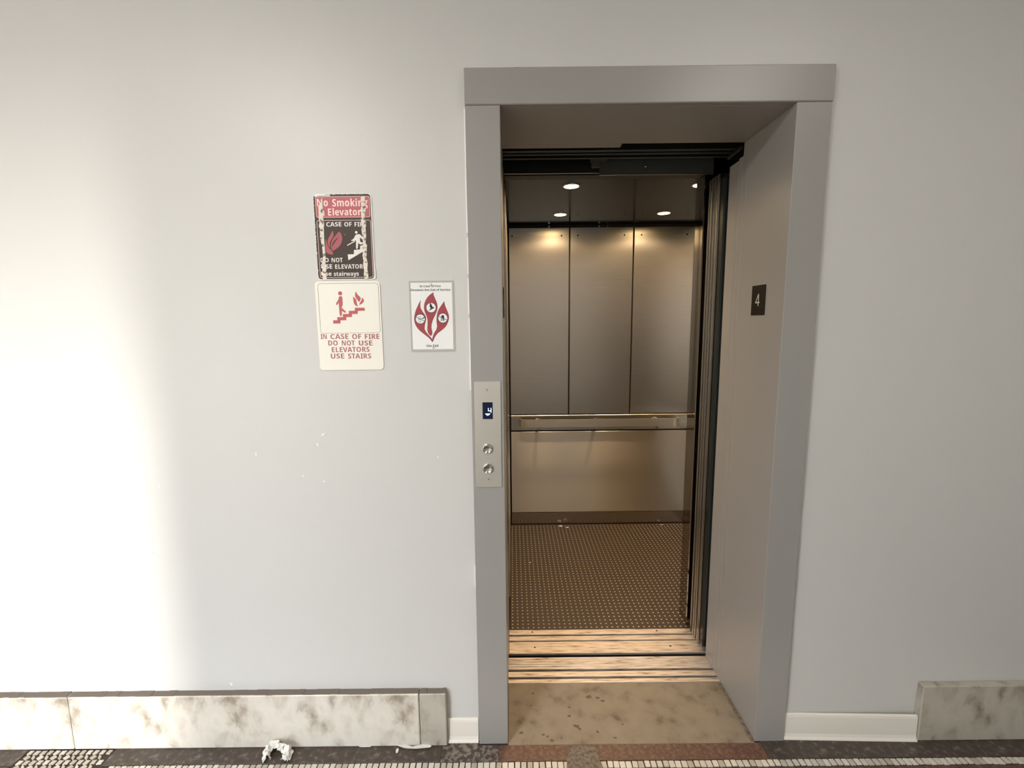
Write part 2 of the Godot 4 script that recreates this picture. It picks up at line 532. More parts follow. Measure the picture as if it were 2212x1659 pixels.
func build_floor() -> void:
	var fl := frame_of("floor", self)
	struct(fl, "worn corridor floor of dark stone borders and small white mosaic tiles", "floor")
	obj("mortar_bed", box(Vector3(-3.0, -0.1, -0.02), Vector3(3.0, -0.004, 2.7), 0.0), M.grout, fl)
	obj("field_slab", box(Vector3(-3.0, -0.004, 0.47), Vector3(3.0, 0.0, 2.7), 0.001), M.stone, fl)
	# dark borders along the wall
	for b in [[-3.0, -1.737], [-1.427, -0.262]]:
		obj("border_slab", box(Vector3(b[0], -0.0039, -0.02), Vector3(b[1], 0.0, 0.0665), 0.001), M.stone, fl)
	obj("border_slab", box(Vector3(0.873, -0.0039, -0.02), Vector3(3.0, 0.0, 0.0665), 0.001), M.stone, fl)
	obj("red_border_slab", box(Vector3(-0.06, -0.0039, 0.0045), Vector3(0.872, 0.0, 0.0665), 0.001), M.red_stone, fl)
	obj("patched_border_slab", box(Vector3(-0.2615, -0.0039, -0.02), Vector3(-0.1355, 0.0, 0.0665), 0.001), M.patchy, fl)
	obj("patched_border_slab", box(Vector3(-0.1352, -0.0039, 0.0045), Vector3(-0.0605, 0.0, 0.0665), 0.001), M.patchy, fl)
	obj("red_border_slab", box(Vector3(-1.427, -0.0039, 0.0965), Vector3(3.0, 0.0, 0.1235), 0.001), M.red_stone, fl)
	# the row of small tiles that the photograph shows singly
	var shapes := []
	for k in 4:
		var j := 0.0006 * k
		shapes.append(box(Vector3(-0.0094 + j, -0.004, -0.0118), Vector3(0.0094, 0.0008 + 0.0003 * k, 0.0118 - j), 0.0012))
	var x := -1.385
	while x < 2.05:
		if x < 0.176 or x > 0.292:
			var t := obj("tile", shapes[rng.randi() % 4], M.tiles[[0, 0, 1, 2, 2, 3][rng.randi() % 6]], fl, Vector3(x, 0, 0.0815 + rng.randf_range(-0.0007, 0.0007)))
			t.rotation.y = rng.randf_range(-0.05, 0.05)
		x += 0.02105
	# the mosaic panel with pairs of slanted tiles by the left end
	var slant := st_new()
	prism(slant, mm([-14.0, -7.5, 2.0, -7.5, 14.0, 7.5, -2.0, 7.5]), -0.0008, 0.004, Transform3D(Basis(Vector3.RIGHT, PI / 2), Vector3.ZERO))
	var slant_mesh := slant.commit()
	for row in 6:
		for c in 13:
			var px := -1.722 + 0.0233 * c + (0.006 if row % 2 else 0.0)
			if px > -1.437:
				continue
			var odd := row % 2 == 1
			var t := obj("tile", slant_mesh if odd and c % 2 else shapes[rng.randi() % 4], M.tiles[[0, 1, 1, 3][rng.randi() % 4]], fl, Vector3(px, 0, 0.017 + 0.0185 * row))
			t.rotation.y = -0.45 if odd else rng.randf_range(-0.12, 0.12)
			t.scale = Vector3(0.9, 1, 0.66)
	# farther rows, joined
	var far := st_new()
	for row in 14:
		for k in 164:
			if rng.randf() < 0.985:
				bx(far, Vector3(-1.42 + 0.02105 * k + 0.0008, -0.004, 0.126 + 0.0245 * row), Vector3(-1.42 + 0.02105 * (k + 1) - 0.0008, 0.0008, 0.126 + 0.0245 * row + 0.0228), 0.0)
	obj("mosaic_field", far, M.tiles[0], fl).set_meta("kind", "stuff")
	obj("left_slab", box(Vector3(-3.0, -0.0039, 0.0680), Vector3(-1.74, 0.0, 0.469), 0.001), M.stone, fl)
	obj("panel_slab", box(Vector3(-1.737, -0.0039, 0.128), Vector3(-1.43, 0.0, 0.469), 0.001), M.stone, fl)
	# the lump of mortar left on the row in front of the opening
	var lump := st_new()
	var out := mm([170, 99, 176, 62, 190, 28, 203, 16, 240, 14, 276, 18, 288, 30, 286, 64, 293, 99, 268, 104, 232, 101, 200, 106])
	prism(lump, out, -0.0045, 0.004, Transform3D(Basis(Vector3.RIGHT, PI / 2), Vector3.ZERO))
	obj("mortar_patch", lump, M.mortar, fl)
	# cement threshold between the jambs
	obj("threshold_slab", box(Vector3(-0.0276, -0.1, -0.2795), Vector3(0.8528, 0.0, 0.004), 0.0015), M.concrete, fl)
	for q in [[0.02, -0.045, 8], [0.10, -0.035, 6], [0.115, -0.028, 5], [0.13, -0.012, 7], [0.205, -0.115, 7], [0.21, -0.155, 5], [0.225, -0.07, 9], [0.235, -0.058, 7], [0.30, -0.045, 6], [0.295, -0.205, 11], [0.33, -0.20, 8], [0.345, -0.185, 7], [0.07, -0.225, 6], [0.40, -0.075, 4], [0.36, -0.02, 5], [0.165, -0.02, 4], [0.06, -0.165, 4]]:
		var blot := PackedVector2Array()
		for i in 11:
			var u := TAU * i / 11
			blot.append(Vector2(cos(u) * 1.25, sin(u) * 0.9) * q[2] / 1000.0 * rng.randf_range(0.55, 1.15))
		obj("stain", prism(st_new(), blot, -0.0003, 0.0003, Transform3D(Basis(Vector3.RIGHT, PI / 2), Vector3.ZERO)), M.stain, fl, Vector3(q[0], 0.0, q[1]))
	var fil := st_new()
	for k in 12:
		var z := -0.27 + 0.0225 * k
		bx(fil, Vector3(0.8528 - rng.randf_range(0.009, 0.016), 0.0, z), Vector3(0.8529, rng.randf_range(0.0035, 0.006), z + 0.0226), 0.0018)
	obj("mortar_fillet", fil, M.mortar, fl)

func build_base() -> void:
	var b := frame_of("baseboard_left", self)
	struct(b, "veined white marble baseboard left of the elevator, its painted-over top edge dirty", "baseboard")
	for s in [[-3.0, -1.5772, 0], [-1.5748, -0.3412, 0], [-0.3388, -0.2447, 1]]:
		var slab := obj("marble_slab", box(Vector3(s[0], 0.0, -0.0199), Vector3(s[1], 0.2055, 0.006), 0.003), M.marble_grey if s[2] else M.marble, b)
		# the ragged strip of old paint and dirt along the top
		var st := st_new()
		var x: float = s[0] + 0.002
		while x < s[1] - 0.004:
			var e := minf(x + rng.randf_range(0.02, 0.06), s[1] - 0.002)
			bx(st, Vector3(x, 0.2055, -0.0199), Vector3(e, 0.2055 + rng.randf_range(0.0012, 0.003), 0.0035 + rng.randf_range(-0.0015, 0.001)), 0.0)
			x = e
		obj("top_edge", st, M.marble_top, slab)
	b = frame_of("baseboard_right", self)
	struct(b, "grey veined marble baseboard at the right end of the wall", "baseboard")
	obj("marble_slab", box(Vector3(1.432, 0.0, -0.0199), Vector3(3.0, 0.215, 0.005), 0.003), M.marble_grey, b)
	# white vinyl base: a rounded top and a flared toe
	for v in [[1, -0.2435, -0.1345, 0.088, 0.0], [2, 0.9605, 1.428, 0.096, 0.03]]:
		var len: float = v[2] - v[1]
		var pts := PackedVector2Array([Vector2(0, 0), Vector2(0.0165, 0), Vector2(0.0165, 0.003), Vector2(0.0115, 0.010), Vector2(0.0085, 0.02), Vector2(0.0075, v[3] - 0.012), Vector2(0.006, v[3] - 0.004), Vector2(0.003, v[3]), Vector2(0, v[3])])
		var st := st_new()
		prism(st, pts, 0.0, len, Transform3D(Basis(Vector3(0, 0, 1), Vector3(0, 1, 0), Vector3(1, 0, 0)), Vector3.ZERO))
		var o := obj("trim_%d" % v[0], st, M.white, self, Vector3(v[1], 0.0006, -0.0199))
		o.rotation.y = -v[4]
		struct(o, ["short white vinyl base between marble and door frame", "long white vinyl base right of the door frame, coming loose"][v[0] - 1], "baseboard")

func build_entrance() -> void:
	var d := frame_of("door_1", self)
	struct(d, "grey painted steel entrance frame of the elevator opening", "door frame")
	obj("jamb", box(Vector3(-0.1315, 0.0, -0.283), Vector3(-0.0278, 2.1335, 0.0), 0.0012), M.frame, d)
	obj("jamb", box(Vector3(0.853, 0.0, -0.283), Vector3(0.957, 2.1335, 0.0), 0.0012), M.frame, d)
	obj("jamb_return", box(Vector3(-0.08, 0.0, -0.425), Vector3(-0.0282, 2.1335, -0.284), 0.0015), M.frame, d)
	obj("jamb_return", box(Vector3(0.8534, 0.0, -0.3165), Vector3(0.957, 2.1335, -0.284), 0.0007), M.frame, d)
	obj("header", box(Vector3(-0.1325, 2.134, -0.02), Vector3(0.9592, 2.2362, 0.003), 0.0025), M.frame, d)
	obj("soffit", box(Vector3(-0.1325, 2.134, -0.3165), Vector3(0.9592, 2.16, -0.0205), 0.0015), M.frame, d)
	obj("soffit", box(Vector3(-0.0805, 2.134, -0.3546), Vector3(0.41, 2.15, -0.317), 0.0015), M.frame, d)
	var st := st_new()
	var y := 1.28
	while y < 2.12:
		var e := minf(y + rng.randf_range(0.03, 0.12), 2.125)
		bx(st, Vector3(-0.1345 - rng.randf_range(0, 0.0008), y, -0.0199), Vector3(-0.1313, e, -0.002 + rng.randf_range(0.0, 0.003)), 0.0006)
		y = e - (0.002 if rng.randf() < 0.85 else -0.012)
	bx(st, Vector3(-0.1341, 0.60, -0.0199), Vector3(-0.1314, 0.68, -0.003), 0.0006)
	obj("caulk_bead", st, M.caulk, d)
	st = st_new()
	bx(st, Vector3(0.018, 2.2362, -0.012), Vector3(0.032, 2.2380, 0.0035), 0.0008)
	bx(st, Vector3(-0.134, 2.2355, -0.0199), Vector3(-0.128, 2.2378, 0.0035), 0.0008)
	obj("paint_drop", st, M.caulk, d)
	# landing sill: ribbed aluminium strips with two door grooves
	var s := thing("landing_sill", "worn ribbed aluminium sill between the cement threshold and the dark gap", "door sill", Vector3(-0.1, -0.04, -0.43))
	var x1 := 1.62
	obj("sill_body", box(Vector3(0, 0, 0.0005), Vector3(x1, 0.026, 0.1495), 0.001), M.groove, s)
	for z in [[0.1285, 0.1495], [0.0862, 0.1155]]:
		obj("sill_strip", box(Vector3(0, 0.026, z[0]), Vector3(x1, 0.04, z[1]), 0.0015), M.alu, s)
	for k in 5:
		obj("sill_rib", box(Vector3(0, 0.026, 0.0005 + 0.0146 * k), Vector3(x1, 0.04, 0.0005 + 0.0146 * k + 0.0132), 0.0022), M.alu, s)
	# door gear over the opening
	var g := thing("door_track", "dark steel door tracks and hanger plates under the top of the opening", "door track", Vector3(-0.3, 2.11, -0.6))
	obj("track_rail", box(Vector3(0, 0.034, 0.176), Vector3(2.1, 0.040, 0.185), 0.002), M.track, g)
	obj("track_back", box(Vector3(0, 0.0405, 0.150), Vector3(2.1, 0.20, 0.183), 0.001), M.track_dark, g)
	obj("track_rail", box(Vector3(0, 0.045, 0.103), Vector3(2.1, 0.054, 0.112), 0.003), M.track, g)
	obj("track_back", box(Vector3(0, 0.0545, 0.080), Vector3(2.1, 0.20, 0.110), 0.001), M.track_dark, g)
	obj("track_rail", box(Vector3(0, 0.0455, 0.055), Vector3(2.1, 0.0525, 0.064), 0.003), M.track, g)
	obj("track_back", box(Vector3(0, 0.053, 0.036), Vector3(2.1, 0.20, 0.062), 0.001), M.track_dark, g)
	obj("hanger_plate", box(Vector3(0.0, 0.008, -0.004), Vector3(0.676, 0.20, 0.004), 0.001), M.track_dark, g)
	obj("hanger_plate", box(Vector3(0.677, -0.003, 0.004), Vector3(1.16, 0.19, 0.012), 0.001), M.track, g)
	obj("hanger_lip", box(Vector3(0.0, 0.005, 0.004), Vector3(0.676, 0.0085, 0.010), 0.001), M.steel_plain, g)
	obj("hanger_lip", box(Vector3(0.677, -0.006, 0.012), Vector3(1.14, -0.0025, 0.018), 0.001), M.steel_plain, g)
	st = st_new()
	bx(st, Vector3(0.64, 0.0205, 0.014), Vector3(0.676, 0.045, 0.034), 0.003)
	bx(st, Vector3(0.632, 0.0425, 0.020), Vector3(0.70, 0.0452, 0.062), 0.001)
	obj("bracket", st, M.track, g)
	st = st_new()
	lathe(st, [Vector2(0, 0.006), Vector2(0.006, 0.005), Vector2(0.008, 0.0)], Transform3D(Basis(Vector3.RIGHT, PI / 2), Vector3(0.87, 0.030, 0.0125)), 12)
	obj("bolt", st, M.chrome, g)
	st = st_new()
	bx(st, Vector3(1.148, 0.005, 0.150), Vector3(1.20, 0.024, 0.268), 0.006)
	obj("rubber_stop", st, M.rubber, g)

func build_doors() -> void:
	# landing doors: slid into the pocket, only their painted leading edges show
	for k in 2:
		var z: float = [-0.319, -0.353][k]
		var t: float = [0.032, 0.072][k]
		var o := thing("landing_door", ["grey painted landing door panel, its edge next to the frame's jamb", "grey painted landing door panel, its edge next to the black gap"][k], "elevator door", Vector3(0.8538, 0.004, z))
		obj("panel", box(Vector3(0, 0, -t), Vector3(1.0, 2.085 - 0.006 * k, 0), 0.0007), M.frame, o)
	# car doors: brushed steel panels with folded edges, the nearer one with a dark safety edge
	for k in 2:
		var z: float = [-0.503, -0.556][k]
		var o := thing("car_door", ["open steel car door panel with a dark rubber safety edge", "open steel car door panel behind the one with the safety edge"][k], "elevator door", Vector3(0.8505, 0.004, z))
		obj("panel", box(Vector3(0.002, 0, -0.046), Vector3(0.9, 2.08, -0.002), 0.001), M.steel_plain, o)
		for e in [[-0.0095, -0.0], [-0.0385, -0.029]]:
			obj("folded_edge", box(Vector3(-0.003, 0.0, e[0] - 0.0035), Vector3(0.002, 2.08, e[1] - 0.0025), 0.0028), M.steel_plain, o)
		if k == 0:
			obj("safety_edge", box(Vector3(0.004, 0.012, 0.004), Vector3(0.04, 2.06, 0.044), 0.006), M.curtain, o)
			obj("edge_strip", box(Vector3(0.001, 0.012, 0.0), Vector3(0.03, 2.06, 0.0035), 0.001), M.chrome, o)

func build_cab() -> void:
	var c := thing("elevator_cab", "open elevator cab lined with brushed steel panels, lit by warm downlights", "elevator cab", Vector3(0.62, 0, -1.2))
	var o := Vector3(-0.62, 0, 1.2)   # from the cab's own base to the coordinates below
	var xl := -0.0225
	var xr := 1.265
	var zb := -1.80
	# floor mat with raised studs
	var fl := obj("floor_mat", box(o + Vector3(xl, -0.03, zb), o + Vector3(xr, 0.0, -0.6175), 0.0), M.mat, c)
	var stud := lathe(st_new(), [Vector2(0.0, 0.0016), Vector2(0.0030, 0.0014), Vector2(0.0044, 0.0)], Transform3D(), 8).commit()
	var mmesh := MultiMesh.new()
	mmesh.transform_format = MultiMesh.TRANSFORM_3D
	mmesh.mesh = stud
	var spots := []
	var z := -0.632
	while z > zb + 0.01:
		var x := xl + 0.012
		while x < xr - 0.006:
			spots.append(Transform3D(Basis(), o + Vector3(x, 0.0, z)))
			x += 0.0259
		z -= 0.0272
	mmesh.instance_count = spots.size()
	for k in spots.size():
		mmesh.set_instance_transform(k, spots[k])
	var mi := MultiMeshInstance3D.new()
	mi.name = "raised_studs"
	mi.multimesh = mmesh
	mi.material_override = M.stud
	fl.add_child(mi, true)
	mi.set_meta("kind", "stuff")
	# car sill
	var cs := obj("car_sill", box(o + Vector3(-0.1, -0.05, -0.6165), o + Vector3(1.6, -0.012, -0.454), 0.001), M.groove, c)
	for s in [[-0.5318, -0.4540], [-0.5705, -0.5402], [-0.6163, -0.5812]]:
		obj("sill_strip", box(o + Vector3(-0.1, -0.012, s[0]), o + Vector3(1.6, 0.0, s[1]), 0.0015), M.alu, cs)
	for p in [[0.092, -0.493], [0.72, -0.493], [0.085, -0.6], [0.69, -0.6]]:
		var sc := lathe(st_new(), [Vector2(0.0, 0.0006), Vector2(0.0042, 0.0006), Vector2(0.0046, 0.0)], Transform3D(Basis(), o + Vector3(p[0], 0.0, p[1])), 10)
		obj("screw", sc, M.groove, cs)
	# back wall: kick plate, low panel, rail band and three upper panels on a dark backing
	var bw := obj("back_wall", box(o + Vector3(xl - 0.06, -0.03, zb - 0.05), o + Vector3(xr + 0.06, 2.2, zb - 0.016), 0.0), M.dark, c)
	var zf := zb
	var zk := zb - 0.015
	obj("kick_plate", box(o + Vector3(-0.0145, 0.0, zk), o + Vector3(1.258, 0.092, zf - 0.008), 0.001), M.steel_plain, bw)
	obj("low_panel", box(o + Vector3(-0.0125, 0.0965, zk), o + Vector3(1.256, 0.7055, zf), 0.0015), M.steel_low, bw)
	obj("rail_band", box(o + Vector3(-0.0125, 0.7175, zk), o + Vector3(1.256, 0.8265, zf + 0.002), 0.002), M.steel, bw)
	for p in [[-0.0125, 0.3985], [0.4075, 0.8365], [0.8455, 1.256]]:
		var up := obj("upper_panel", box(o + Vector3(p[0], 0.834, zk), o + Vector3(p[1], 2.127, zf), 0.0015), M.steel, bw)
		up.set_meta("label", "tall brushed steel upper panel")
	for x in [0.009, 0.347, 0.458, 0.777, 0.894, 1.205]:
		var holes := lathe(st_new(), [Vector2(0.0, 0.0008), Vector2(0.005, 0.0008), Vector2(0.0056, 0.0)], Transform3D(Basis(Vector3.RIGHT, PI / 2), o + Vector3(x, 2.074, zf)), 12)
		obj("screw", holes, M.groove, bw)
	for x in [0.262, 0.604, 0.66, 0.845]:
		var clips := bx(st_new(), o + Vector3(x - 0.006, 2.1275, zf - 0.0155), o + Vector3(x + 0.006, 2.142, zf - 0.004), 0.001)
		obj("panel_clip", clips, M.chrome, bw)
	# side walls
	for s in [-1, 1]:
		var x: float = xl if s < 0 else xr
		var far: float = x + s * 0.05
		var z0 := -0.742
		var z1 := zb + 0.012
		var sw := obj("side_wall", box(o + Vector3(minf(x + s * 0.016, far), -0.03, zb - 0.0155), o + Vector3(maxf(x + s * 0.016, far), 2.2, z0), 0.0), M.dark, c)
		for p in [["kick_plate", 0.0, 0.092, 0.006, M.steel_plain], ["low_panel", 0.0965, 0.703, 0.0, M.steel_low], ["rail_band", 0.7145, 0.8265, 0.0, M.steel_low], ["upper_panel", 0.834, 2.122, 0.0, M.steel]]:
			var xa: float = x + s * p[3]
			var xb: float = x + s * 0.015
			obj(p[0], box(o + Vector3(minf(xa, xb), p[1], z1), o + Vector3(maxf(xa, xb), p[2], z0), 0.0015), p[4], sw)
	# front returns and the panel over the doorway
	obj("front_return", box(o + Vector3(0.846, 0.0, -0.736), o + Vector3(1.3, 2.2, -0.640), 0.004), M.mirror, c)
	obj("front_return", box(o + Vector3(-0.09, 0.0, -0.736), o + Vector3(-0.0245, 2.2, -0.626), 0.002), M.mirror, c)
	obj("transom", box(o + Vector3(-0.0245, 2.122, -0.70), o + Vector3(0.846, 2.3, -0.640), 0.002), M.track_dark, c)
	obj("strike_post", box(o + Vector3(-0.09, 0.0, -0.625), o + Vector3(-0.0255, 2.10, -0.456), 0.002), M.steel_plain, c)
	# ceiling with four downlights
	var ce := obj("ceiling_panel", box(o + Vector3(xl - 0.06, 2.147, zb - 0.05), o + Vector3(xr + 0.06, 2.19, -0.7365), 0.0), M.ceil, c)
	for p in [[0.297, -0.888], [0.925, -0.888], [0.306, -1.492], [0.940, -1.482]]:
		downlight(ce, o + Vector3(p[0], 2.147, p[1]))
	# handrail: a flat bar with curved returns on three brackets
	var h := st_new()
	var path := []
	var rx0 := 0.048
	var rx1 := 1.182
	for k in 7:
		var u := PI / 2 * k / 6
		path.append(Vector2(rx0 + 0.05 - 0.05 * cos(u), -0.05 * (1.0 - sin(u))))
	for k in 7:
		var u := PI / 2 * k / 6
		path.append(Vector2(rx1 - 0.05 + 0.05 * sin(u), -0.05 * (1.0 - cos(u))))
	var ring := PackedVector2Array()
	for p in path:
		ring.append(p)
	for k in range(path.size() - 1, -1, -1):
		var p: Vector2 = path[k]
		var into := Vector2(0.010 if p.x < 0.6 else -0.010, 0)
		var mid := clampf((p.y + 0.05) / 0.05, 0, 1)
		ring.append(p + into.lerp(Vector2(0, -0.010), mid))
	# the polygon lies in (x, z); pull it up by the bar's height
	prism(h, ring, 0.0, 0.055, Transform3D(Basis(Vector3(1, 0, 0), Vector3(0, 0, 1), Vector3(0, 1, 0)), o + Vector3(0, 0.7545, zb + 0.078)))
	var hr := obj("handrail", h, M.rail, c)
	for x in [0.1815, 0.603, 1.0198]:
		var b := st_new()
		lathe(b, [Vector2(0.0, 0.0), Vector2(0.011, 0.0), Vector2(0.011, 0.060), Vector2(0.0, 0.060)], Transform3D(Basis(Vector3.RIGHT, PI / 2), o + Vector3(x, 0.782, zb + 0.0068)), 16)
		lathe(b, [Vector2(0.024, 0.0), Vector2(0.024, 0.003), Vector2(0.020, 0.0048), Vector2(0.0, 0.0048)], Transform3D(Basis(Vector3.RIGHT, PI / 2), o + Vector3(x, 0.782, zb + 0.002)), 20)
		bx(b, o + Vector3(x - 0.011, 0.735, zb + 0.03), o + Vector3(x + 0.011, 0.7545, zb + 0.068), 0.003)
		obj("bracket", b, M.chrome, hr)

func downlight(parent: Node3D, at: Vector3) -> void:
	var d := st_new()
	lathe(d, [Vector2(0.036, 0.002), Vector2(0.036, -0.004), Vector2(0.040, -0.005), Vector2(0.045, -0.003), Vector2(0.046, 0.0)], Transform3D(Basis(), at), 28)
	obj("downlight_ring", d, M.chrome, parent)
	var e := st_new()
	lathe(e, [Vector2(0.0, -0.0032), Vector2(0.030, -0.0028), Vector2(0.036, -0.0010)], Transform3D(Basis(), at), 28)
	obj("downlight_lens", e, M.lens, parent)
	var l := SpotLight3D.new()
	l.name = "downlight_spot"
	l.light_color = Color(1.0, 0.86, 0.68)
	l.light_energy = 0.56
	l.light_size = 0.03
	l.spot_range = 6.0
	l.spot_attenuation = 2.0
	l.spot_angle = 82.0
	l.spot_angle_attenuation = 1.0
	l.shadow_enabled = true
	parent.add_child(l, true)
	l.position = at + Vector3(0, -0.036, 0)
	l.rotation.x = -PI / 2

func build_call_station() -> void:
	var t := thing("call_station", "brushed steel call station with two round buttons on the left jamb", "call panel", Vector3(-0.08, 0.957, 0.0))
	obj("faceplate", box(Vector3(-0.0432, 0, 0.0002), Vector3(0.0432, 0.353, 0.0035), 0.0012), M.plate, t)
	var scr := obj("display", box(Vector3(-0.0163, 0.2295, 0.0035), Vector3(0.0163, 0.2845, 0.0041), 0.0003), M.screen, t)
	scr.set_meta("label", "small dark blue display showing 4 over a down arrow")
	var st := st_new()
	# the figure 4 in bars
	for b in [[0.0010, 0.2562, 0.0036, 0.2660], [0.0010, 0.2553, 0.0100, 0.2578], [0.0094, 0.2508, 0.0122, 0.2662]]:
		bx(st, Vector3(b[0], b[1], 0.0041), Vector3(b[2], b[3], 0.0044), 0.0)
	obj("display_digit", st, M.glow, scr)
	st = st_new()
	prism(st, mm([-9.2, 248.0, 9.2, 248.0, 4.6, 243.4, 1.2, 241.0, -1.2, 241.0, -4.6, 243.4]), 0.0041, 0.0044)
	obj("display_arrow", st, M.glow, scr)
	for y in [0.1315, 0.065]:
		var x := Transform3D(Basis(Vector3.RIGHT, PI / 2), Vector3(-0.0018, y, 0.0035))
		var b := obj("button", lathe(st_new(), [Vector2(0.0, 0.0012), Vector2(0.004, 0.0013), Vector2(0.0095, 0.0026), Vector2(0.0125, 0.0046), Vector2(0.0125, 0.0)], x, 32), M.chrome, t)
		obj("button_ring", lathe(st_new(), [Vector2(0.0128, 0.0), Vector2(0.0128, 0.0046), Vector2(0.0142, 0.0056), Vector2(0.0162, 0.0046), Vector2(0.0168, 0.0)], x, 32), M.chrome, b)
		obj("button_dot", lathe(st_new(), [Vector2(0.0, 0.0019), Vector2(0.0012, 0.0018), Vector2(0.0014, 0.001)], x, 10), M.ink, b)
	for y in [0.3255, 0.0285]:
		obj("screw", lathe(st_new(), [Vector2(0.0, 0.0022), Vector2(0.0022, 0.0018), Vector2(0.0034, 0.0)], Transform3D(Basis(Vector3.RIGHT, PI / 2), Vector3(-0.0012, y, 0.0035)), 14), M.chrome, t)

func flat(called: String, pts: PackedVector2Array, z: float, m: Material, parent: Node3D) -> MeshInstance3D:
	return obj(called, prism(st_new(), pts, z, z + 0.0003), m, parent)

func build_signs() -> void:
	# upper sign: brown and red, scarred by two strips of torn tape
	var s := thing("no_smoking_sign", "scratched brown and red sign reading No Smoking, with two torn tape strips", "sign", Vector3(-0.517, 1.7625, -0.0199))
	obj("plate", prism(st_new(), rrect(Vector2(-0.090, -0.1295), Vector2(0.0905, 0.130), 0.009), 0.0, 0.0022), M.sign_white, s)
	flat("brown_face", rrect(Vector2(-0.0885, -0.1265), Vector2(0.0868, 0.1282), 0.009), 0.0022, M.sign_brown, s)
	flat("red_field", rrect(Vector2(-0.0825, 0.0592), Vector2(0.0843, 0.1217), 0.005), 0.0025, M.sign_red, s)
	var st := st_new()
	hoop(st, Vector2(-0.0825, 0.0592), Vector2(0.0843, 0.1217), 0.005, 0.0013, 0.0025, 0.0030)
	hoop(st, Vector2(-0.0825, -0.1226), Vector2(0.0845, 0.0515), 0.006, 0.0013, 0.0025, 0.0030)
	obj("border_line", st, M.sign_pink, s)
	st = st_new()
	letters(st, "No", -77.7, 33.4, 92.9, 21.9, 0.0027, 700)
	letters(st, "Smoking", -30.8, 109.0, 92.0, 22.0, 0.0027, 700)
	letters(st, "in", -74.7, 17.4, 64.8, 21.2, 0.0027, 700)
	letters(st, "Elevators", -45.7, 112.9, 65.2, 20.8, 0.0027, 700)
	obj("lettering", st, M.sign_pink, s)
	st = st_new()
	letters(st, "IN", -74.5, 14.6, 33.2, 13.0, 0.0027, 700)
	letters(st, "CASE", -53.2, 46.9, 32.8, 13.0, 0.0027, 700)
	letters(st, "OF", 2.4, 23.1, 32.4, 13.0, 0.0027, 700)
	letters(st, "FIRE", 34.2, 36.2, 32.0, 13.0, 0.0027, 700)
	letters(st, "DO", -77.9, 25.1, -74.8, 13.2, 0.0027, 700)
	letters(st, "NOT", -43.6, 34.5, -75.1, 13.2, 0.0027, 700)
	letters(st, "USE", -77.4, 34.9, -94.5, 13.2, 0.0027, 700)
	letters(st, "ELEVATORS", -33.8, 96.2, -95.3, 13.3, 0.0027, 700)
	letters(st, "Use", -78.8, 32.6, -116.2, 12.2, 0.0027, 700)
	letters(st, "stairways", -39.2, 78.3, -116.9, 12.2, 0.0027, 700)
	obj("lettering", st, M.sign_white, s)
	flat("flame", soft([-14.4, 19.1, -7, 6.7, -5.9, -6.5, -11.4, -21.5, -21.1, -31.5, -32.5, -38.1, -38.2, -41.6, -43.1, -30.9, -42.8, -18.5, -35.9, -4.5, -25.2, 6.9]), 0.0025, M.sign_flame, s)
	flat("flame", soft([-35.2, 21.1, -31.4, 8.7, -35.7, -0.9, -43.7, -11.4, -46.5, -22, -45.8, -30.9, -50.1, -27.3, -52.6, -16.7, -51.5, -6.1, -44.5, 4.5]), 0.0025, M.sign_flame, s)
	flat("flame", soft([-58.8, -5.1, -55.3, -7.8, -54.7, -18.4, -51.2, -29.1, -45.2, -35.4, -38.3, -43.4, -37.2, -53.8, -47.9, -50.4, -58.7, -46.8, -60.6, -34.3]), 0.0025, M.sign_flame, s)
	flat("flame_slit", soft([-19.5, 0.7, -26.9, -5.4, -36.6, -15.9, -40.9, -26.5, -38.2, -26.6, -31, -14.2, -21.9, -5.5]), 0.0027, M.sign_brown, s)
	st = st_new()
	prism(st, circle(mm([38.1, 14.5, 43.6, 14.5])[0], mm([38.1, 14.5, 43.6, 14.5])[1].x - mm([38.1, 14.5, 43.6, 14.5])[0].x - 0.0015), 0.0025, 0.0028)
	prism(st, soft([31.4, -1.6, 33.6, 4.5, 39.6, 8.9, 48.7, 8.8, 53, 4.3, 57.1, -4.5, 53.8, -6.3, 48.6, -0, 48.3, -15, 57.4, -16, 57.2, -20.4, 47.9, -22.7, 42.8, -16.8, 39.9, -35.7, 34.4, -35.6, 36.3, -11.4, 35, -9.6, 29.4, -11.3, 21.2, -11.2, 21.3, -8.6, 27.5, -6], 1), 0.0025, 0.0028)
	prism(st, mm([7.1, -23.5, 8.5, -25.8, 32.9, -13.1, 31.6, -10.8]), 0.0025, 0.0028)
	obj("walking_figure", st, M.sign_white, s)
	flat("stair_figure", mm([7.9, -51.9, 27.1, -51.2, 28.2, -38.4, 40.7, -37.5, 47.1, -37.2, 48.3, -25.7, 56, -24.9, 56.5, -43.5, 8.7, -69.8]), 0.0025, M.sign_white, s)
	flat("torn_tape", mm([-60.6, 119.7, -66.4, 109.4, -74.3, 90.5, -73.2, 76.6, -75.5, 59.2, -73.7, 45.2, -76.7, 34.7, -74.2, 24.1, -74.9, -4.1, -70.8, -21.8, -69.8, -43.1, -69.3, -57.4, -75.8, -84.1, -73.7, -96.7, -76.7, -111, -74.1, -128.2, -62, -127.4, -63.4, -105.8, -60.6, -93.2, -63.4, -77.1, -61.3, -61, -61.6, -34.3, -62.6, -7.7, -61.4, 27.5, -61.5, 48.5, -60.3, 79.9, -60.7, 97.3]), 0.0029, M.residue, s)
